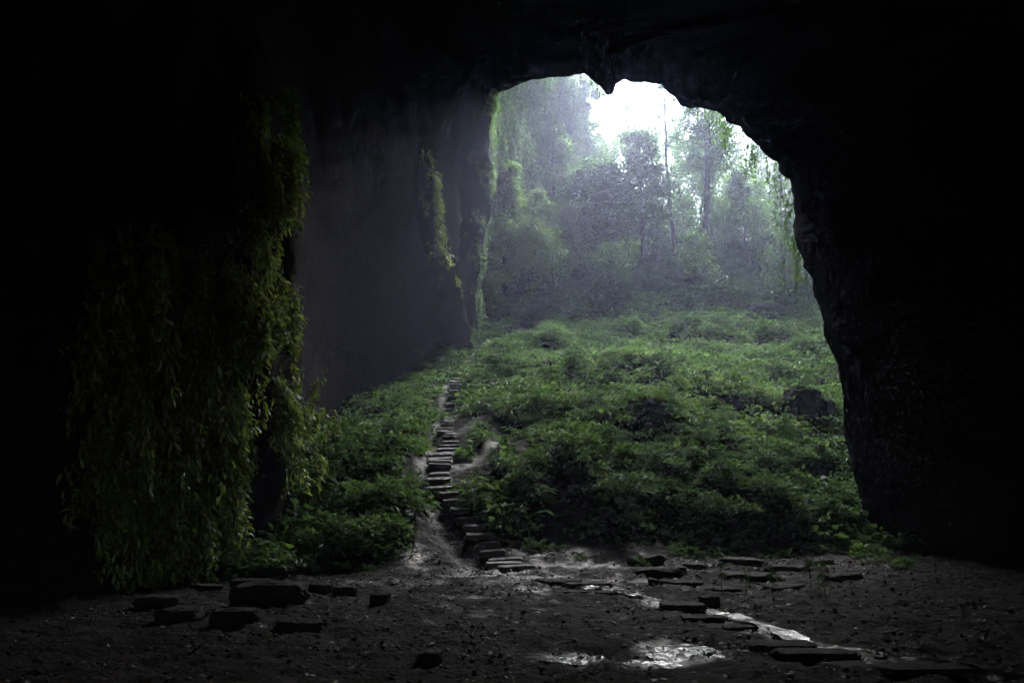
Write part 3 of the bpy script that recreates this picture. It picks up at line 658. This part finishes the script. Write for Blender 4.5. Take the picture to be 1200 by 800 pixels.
# lianas hanging outside the right brow
rg = np.random.default_rng(77)
sel = [j for j in range(nb) if 835 < GU[20, j] < 935 and 120 < GV[20, j] < 320]
jj = rg.choice(sel, 70); Aw = G[rg.integers(13, 18, 70), jj] + rg.normal(0, .25, (70, 3)) + np.array([0, .8, 0])
root = thing('vine_curtain', Aw[np.argmin(Aw[:, 2])], 'dark lianas dangling outside the right brow of the cave mouth', 'hanging vines'); o = np.array(root.location)
q = Acc(); st = Acc(); strands(q, st, Aw - o, np.tile([[-.5, .5, 0]], (70, 1)), .5, 3.2, 13, .22, .45, rg, .35, False, .5)
q.build('foliage', M_tree, root); st.build('stem', M_bark, root)
sel = [j for j in range(nb) if 560 < GU[20, j] < 840 and GV[20, j] < 140]
jj = rg.choice(sel, 60); Aw = G[rg.integers(15, 20, 60), jj] + rg.normal(0, .15, (60, 3))
root = thing('vine_curtain', Aw[np.argmin(Aw[:, 2])], 'thin fringe of leaves along the top brow of the cave mouth', 'hanging vines'); o = np.array(root.location)
q = Acc(); st = Acc(); strands(q, st, Aw - o, np.tile([[0, .3, 0]], (60, 1)), .2, .8, 16, .2, .45, rg, .5, False, .2)
q.build('foliage', M_tree, root); st.build('stem', M_bark, root)

# ------------------------------------------------------------------ stones
def stone(name, loc, size, rz=0, seed=0, mat=M_stone, label='', cat='stone', group=None, parent=None, n=9, rough=.12, round_=.25, tilt=(0, 0), sink=.25):
    """rough block: subdivided box, edges worn and surface broken by noise"""
    sx, sy, sz = size
    V = []; Fq = []; base = 0
    g = np.linspace(-1, 1, n)
    A, B = np.meshgrid(g, g)
    for ax in range(3):
        for s in (-1, 1):
            P = np.zeros((n, n, 3)); P[..., ax] = s; P[..., (ax + 1) % 3] = A * 1.; P[..., (ax + 2) % 3] = B * 1.
            k = (np.arange(n - 1)[:, None] * n + np.arange(n - 1)[None]).ravel() + base
            q = np.stack([k, k + 1, k + n + 1, k + n], -1); Fq.append(q if s > 0 else q[:, ::-1]); V.append(P.reshape(-1, 3)); base += n * n
    V = np.concatenate(V)
    key = np.round(V * 1000).astype(int); _, first, inv = np.unique(key, axis=0, return_index=True, return_inverse=True)
    V = V[first]; Fq = inv.ravel()[np.concatenate(Fq)]
    ln = np.linalg.norm(V, axis=1, keepdims=True); sph = V / ln * 1.25
    V = V * (1 - round_) + sph * round_
    V = V + rough * vfb(V * 1.0 + seed * 7.7, 1.1, 500, 3) + rough * .5 * vfb(V + seed * 3.3, 3., 540, 2)
    V = V * np.array([sx, sy, sz]) / 2
    V[:, 2] += V[:, 0] * tilt[0] + V[:, 1] * tilt[1] + sz * (.5 - sink)
    if parent is None:
        o = mk(name, V, Fq, mat, smooth=True); o.location = loc; o.rotation_euler = (0, 0, rz); tag(o, label, cat, group)
    else:
        c, s = math.cos(rz), math.sin(rz)
        V = np.c_[V[:, 0] * c - V[:, 1] * s, V[:, 0] * s + V[:, 1] * c, V[:, 2]] + np.asarray(loc) - np.array(parent.location)
        o = mk(name, V, Fq, mat, parent, smooth=True)
    return o
# stairway
d = np.r_[0, np.cumsum(np.linalg.norm(np.diff(STAIR, axis=0), axis=1))]
nst = 52
base = np.array([STAIR[0][0], STAIR[0][1], HD(*STAIR[0])])
stair = thing('stone_stairway', base, 'winding flight of wet rough stone steps climbing the slope toward the trees', 'stairway')
for k in range(nst):
    f = d[-1] * k / (nst - 1)
    x = np.interp(f, d, STAIR[:, 0]); y = np.interp(f, d, STAIR[:, 1])
    x2 = np.interp(min(f + .6, d[-1]), d, STAIR[:, 0]); y2 = np.interp(min(f + .6, d[-1]), d, STAIR[:, 1])
    x1 = np.interp(max(f - .6, 0), d, STAIR[:, 0]); y1 = np.interp(max(f - .6, 0), d, STAIR[:, 1])
    rz = math.atan2(y2 - y1, x2 - x1) - math.pi / 2
    z = float(H(np.array([x]), np.array([y]))[0])
    stone('step', (x + random.uniform(-.13, .13), y, z + random.uniform(.07, .13)), (random.uniform(.6, 1.15) * (1 if k < 28 else .8), random.uniform(.22, .38), .2), rz * .45 + random.uniform(-.1, .1), k, M_wetstone, parent=stair, rough=.2, round_=.22, sink=.7, tilt=(random.uniform(-.06, .06), random.uniform(.08, .26)))
# slabs of the trodden way across the floor: u, v, width px, depth m, label
slabs = [(655, 681, 46, .4, 'narrow wet slab just past the foot of the stairway'), (690, 687, 50, .42, 'thin slab second along the way from the stairway'),
         (672, 693, 44, .4, 'short slab lying left of the thin slab near the stairway'), (725, 695, 52, .45, 'slab half drowned in mud where the bright trickle begins'),
         (800, 716, 48, .45, 'dark slab beside the trickle above the big puddle'), (850, 734, 62, .5, 'broad dull brown slab where the trickle narrows'),
         (822, 727, 48, .4, 'small slab wedged behind the broad dull brown slab'), (912, 757, 72, .55, 'reddish brown flat slab below the brightest stretch of trickle'),
         (955, 768, 84, .45, 'long dark slab edging the trickle near the lower right'), (1010, 778, 92, .4, 'longest slab lying across the way near the bottom edge'),
         (1085, 786, 90, .5, 'last dark slab toward the lower right corner')]
for k, (u, v, w, dep, lab) in enumerate(slabs):
    p = gpos(u, v); stone('stepping_slab', p + [0, 0, .0], (w / F * p[1], dep, .15), random.uniform(-.2, .1), 40 + k, M_stone, lab, 'slab', 'slabs along the trickle', rough=.22, round_=.2, sink=.62, n=13)
blocks = [(308, 714, 78, 30, .75, 'largest dark stone block, flat topped, on the left floor'), (268, 738, 44, 18, .5, 'squat block in front of the largest block toward its left'),
          (348, 741, 54, 16, .45, 'low block in front of the largest block toward its right'), (205, 731, 46, 15, .5, 'low block leftmost in the front row of blocks'),
          (292, 687, 44, 9, .3, 'thin back slab behind the left half of the largest block'), (330, 688, 40, 8, .3, 'thin back slab behind the right half of the largest block'), (371, 695, 32, 12, .35, 'small block just right of the largest block'),
          (403, 698, 28, 11, .35, 'small block under the leaf edge between two other small blocks'), (444, 711, 20, 14, .35, 'little cube shaped block rightmost in the row of blocks'),
          (240, 691, 36, 9, .35, 'small flat block below the drooping vines left of the largest block'), (178, 716, 44, 12, .4, 'dim block farthest left below the vines')]
for k, (u, v, w, hh, dep, lab) in enumerate(blocks):
    p = gpos(u, v); s = p[1] / F; p = p + [0, dep / 2, 0]
    stone('stone_block', p, (w * s, dep, hh * s * 1.2), random.uniform(-.12, .12), 80 + k, M_stone, lab, 'stone block', 'stone blocks on the left floor', rough=.24, round_=.3, sink=.3, n=15)
rubble = [(757, 661, 38, 9, 'dark ledge stone at the left end of the rubble'), (773, 674, 52, 10, 'long black flat stone second up the rubble left end'), (800, 684, 46, 9, 'flat stone lying right of the long black stone'),
          (768, 689, 15, 12, 'small upright lump below the long black stone'), (831, 710, 22, 12, 'dark lump standing alone just above the trickle'), (870, 664, 44, 8, 'flat stone at the rubble back edge behind the seedlings'),
          (884, 676, 62, 8, 'widest flat stone in the middle of the rubble'), (925, 668, 46, 7, 'flat stone right of the widest rubble stone'), (960, 660, 28, 6, 'pale topped slab at the right end of the rubble'), (845, 690, 40, 8, 'low stone below the widest rubble stone'),
          (920, 690, 44, 8, 'low dark stone among the seedling stems'), (815, 668, 26, 10, 'rough stone between the ledge stones and seedlings'), (985, 678, 40, 8, 'dim stone at the rubble right foot'), (505, 775, 26, 10, 'lone dark stone on the bare floor left of the puddles')]
for k, (u, v, w, hh, lab) in enumerate(rubble):
    p = gpos(u, v); s = p[1] / F
    stone('flat_stone', p, (w * s, .55 * w * s + .12, hh * s * 1.2), random.uniform(-.3, .3), 120 + k, M_stone, lab, 'stone', 'flat stones of the rubble', rough=.32, round_=.35, sink=.45, n=13, tilt=(random.uniform(-.06, .06), 0))
for k, (u, v, w, hh, lab) in enumerate([(905, 378, 62, 34, 'wide mossy boulder under the bushes near the mouth right edge'), (872, 379, 24, 20, 'small boulder touching the left side of the wide mossy boulder'),
                                        (955, 505, 58, 64, 'big dark boulder by the right wall halfway up the slope'), (762, 492, 52, 34, 'dark hollow backed boulder in the undergrowth mid slope'), (642, 440, 30, 22, 'dark rounded boulder near the top of the gully'), (392, 538, 34, 32, 'rounded dark boulder in greenery near the left wall')]):
    p = gpos(u, v); s = p[1] / F
    o = stone('boulder', p + [0, .4 * w * s, 0], (w * s, w * s * .9, hh * s * 1.05), random.uniform(-.4, .4), 160 + k, M_boulder, lab, 'boulder', n=20, rough=.34, round_=.9, sink=.36)
    # fringe of plants growing over its top
    a = Acc(); c = np.array([0, 0, hh * s * .78])
    for q in range(34 if w > 40 else 10):
        mound(a, c + rng.normal(0, 1, 3) * [w * s * .32, w * s * .2, 0] - [0, 0, abs(rng.normal(0, .22)) * hh * s], .42, .25, 46, .17, .4, .6, .15)
    a.build('foliage', M_under, o)
# seedlings
for k, (u, v, hp, lab) in enumerate([(846, 692, 34, 'thin seedling in the gap left of the other seedlings'), (874, 700, 30, 'thin seedling with drooping leaves above the trickle'), (906, 706, 40, 'tallest seedling with dark stem amid the rubble'), (951, 692, 40, 'straight dark seedling right of the tallest seedling'), (968, 700, 34, 'bent seedling on the dark right side of the floor'), (826, 672, 22, 'short seedling by the back edge of the rubble')]):
    p = gpos(u, v); s = p[1] / F; hh = hp * s; rg = np.random.default_rng(600 + k)
    root = thing('seedling', p, lab, 'seedling', 'seedlings in the rubble')
    P = np.array([[0, 0, -.05], [rg.normal(0, .02), 0, hh * .5], [rg.normal(0, .06), rg.normal(0, .04), hh]])
    st = Acc(); tube(P, [.014, .011, .006], 5, st); st.build('stem', M_bark, root)
    a = Acc(); m = 26; f = .45 + .55 * rg.random(m); C = np.stack([np.interp(f, [0, .5, 1], P[:, j]) for j in range(3)], 1)
    leaves(a, C, rg.normal(0, 1, (m, 3)) * [1, 1, .3], .17 * rg.uniform(.6, 1.2, m), .4, .3, rg.random(m) * .5, True, rg); a.build('foliage', M_under, root)

sap = [(655, 470, 40, 'thin sapling on the slope right of the upper steps'), (735, 520, 46, 'sapling with sparse leaves in the middle of the slope'), (830, 500, 44, 'sapling just right of the slope middle'), (890, 560, 44, 'low sapling toward the right buttress foot'),
       (700, 580, 40, 'sapling by the lower edge of the undergrowth'), (905, 445, 40, 'sapling above the big dark boulder by the right wall'), (420, 560, 46, 'sapling in the greenery left of the steps'), (360, 600, 48, 'sapling near the foot of the hanging vines'), (775, 430, 36, 'sapling high on the slope below the bushes')]
for k, (u, v, hp, lab) in enumerate(sap):
    p = gpos(u, v); s = p[1] / F; hh = hp * s * 1.15; rg = np.random.default_rng(640 + k)
    root = thing('sapling', p, lab, 'sapling', 'saplings on the slope')
    P = np.array([[0, 0, -.1], [rg.normal(0, .08), rg.normal(0, .08), hh * .5], [rg.normal(0, .2), rg.normal(0, .2), hh]]); P = resamp(P, 7)
    st = Acc(); tube(P, np.linspace(.022, .007, 7), 5, st)
    a = Acc()
    for q in range(7):
        b0 = P[rg.integers(3, 7)]; d0 = nrm(rg.normal(0, 1, 3) * [1, 1, .3] + [0, 0, .35]); b1 = b0 + d0 * rg.uniform(.3, .6)
        tube(np.array([b0, b1]), [.009, .004], 4, st)
        leaves(a, b0 + (b1 - b0) * rg.random((11, 1)), nrm(rg.normal(0, 1, (11, 3)) + [0, 0, -.2]), .2 * rg.uniform(.7, 1.3, 11), .4, .3, .4 + .4 * rg.random(11), False, rg)
    st.build('stem', M_bark, root); a.build('foliage', M_under, root)
# ------------------------------------------------------------------ litter and chips on the floor
lt = Acc(); n = 30000
x = rng.uniform(-13, 14, n); y = 5 + 27 * rng.random(n) ** .85
k = inside(x, y) & ~(vegmask(x, y) & (y > 27)); x, y = x[k], y[k]
cl = fbm(x * .8, y * .8, 0, 801, 3); k = rng.random(len(x)) < np.clip(.6 + cl * 1.2, .12, 1); x, y = x[k], y[k]; n = len(x)
z = H(x, y, True)
leaves(lt, np.c_[x, y, z + .012], np.c_[rng.normal(0, 1, (n, 2)), rng.normal(0, .22, n)], rng.uniform(.04, .13, n), rng.uniform(.3, .8, n), .02, rng.random(n) ** 1.5)
tag(lt.build('leaf_litter', M_litter, kind='stuff'), 'dead leaves strewn over the muddy cave floor', 'leaf litter', kind='stuff')
gv = Acc(); n = 5000
x = rng.uniform(-9, 13, n); y = 8 + 24 * rng.random(n); k = inside(x, y) & (fbm(x * .6, y * .6, 0, 821, 2) > -.15); x, y = x[k], y[k]; n = len(x)
z = H(x, y, True); s = rng.uniform(.015, .06, n)
oc = np.array([[1, 0, 0], [0, 1, 0], [-1, 0, 0], [0, -1, 0], [0, 0, .8], [0, 0, -.6]])
V = (np.c_[x, y, z][:, None] + oc[None] * s[:, None, None] * rng.uniform(.6, 1.4, (n, 6, 1)))
T = np.array([[0, 1, 4], [1, 2, 4], [2, 3, 4], [3, 0, 4], [1, 0, 5], [2, 1, 5], [3, 2, 5], [0, 3, 5]])
gv.add(V.reshape(-1, 3), (np.arange(n)[:, None, None] * 6 + T[None]).reshape(-1, 3), np.repeat(rng.random(n), 6))
tag(gv.build('gravel', M_litter, kind='stuff'), 'small stone chips scattered over the cave floor', 'gravel', kind='stuff')

# ------------------------------------------------------------------ haze
HAZE = .0015
m, nt, out = newmat('haze_air'); pv = nd(nt, 'ShaderNodeVolumePrincipled', Density=HAZE, Anisotropy=.78); pv.inputs['Color'].default_value = (.64, .70, 1., 1)
nt.links.new(pv.outputs[0], out.inputs['Volume'])
bx = np.array([[a, b, c] for a in (-75, 75) for b in (-40, 145) for c in (-2.6, 90)], float)
hz = mk('haze', bx, np.array([[0, 1, 3, 2], [4, 6, 7, 5], [0, 4, 5, 1], [2, 3, 7, 6], [0, 2, 6, 4], [1, 5, 7, 3]]), m, kind='stuff')
tag(hz, 'pale misty air filling the cave and sinkhole', 'haze', kind='stuff')

# ------------------------------------------------------------------ light
AZ, EL = R(19), R(46)     # azimuth right of straight ahead (+Y), elevation
w = bpy.data.worlds.new('World'); S.world = w; w.use_nodes = True; nt = w.node_tree
bg = nt.nodes['Background']; sk = nt.nodes.new('ShaderNodeTexSky'); sk.sky_type = 'NISHITA'; sk.sun_disc = False
sk.sun_elevation = EL; sk.sun_rotation = AZ
nt.links.new(sk.outputs[0], bg.inputs[0]); bg.inputs[1].default_value = .06
sl = bpy.data.lights.new('sun', 'SUN'); sl.energy = 1.5; sl.angle = R(36); sl.color = (1, .975, .93)
so = bpy.data.objects.new('sun', sl); COL.objects.link(so)
from mathutils import Vector
dv = Vector((math.sin(AZ) * math.cos(EL), math.cos(AZ) * math.cos(EL), math.sin(EL)))
so.rotation_euler = dv.to_track_quat('Z', 'Y').to_euler(); so.location = (20, 90, 80)
S.view_settings.view_transform = 'Standard'; S.view_settings.look = 'None'; S.view_settings.gamma = 1; S.view_settings.exposure = 4.3
c = S.cycles
c.max_bounces = 6; c.diffuse_bounces = 1; c.glossy_bounces = 3; c.transmission_bounces = 3; c.volume_bounces = 0; c.transparent_max_bounces = 8
c.use_denoising = True; c.sample_clamp_indirect = 4.
try: c.denoiser = 'OPENIMAGEDENOISE'
except Exception: pass
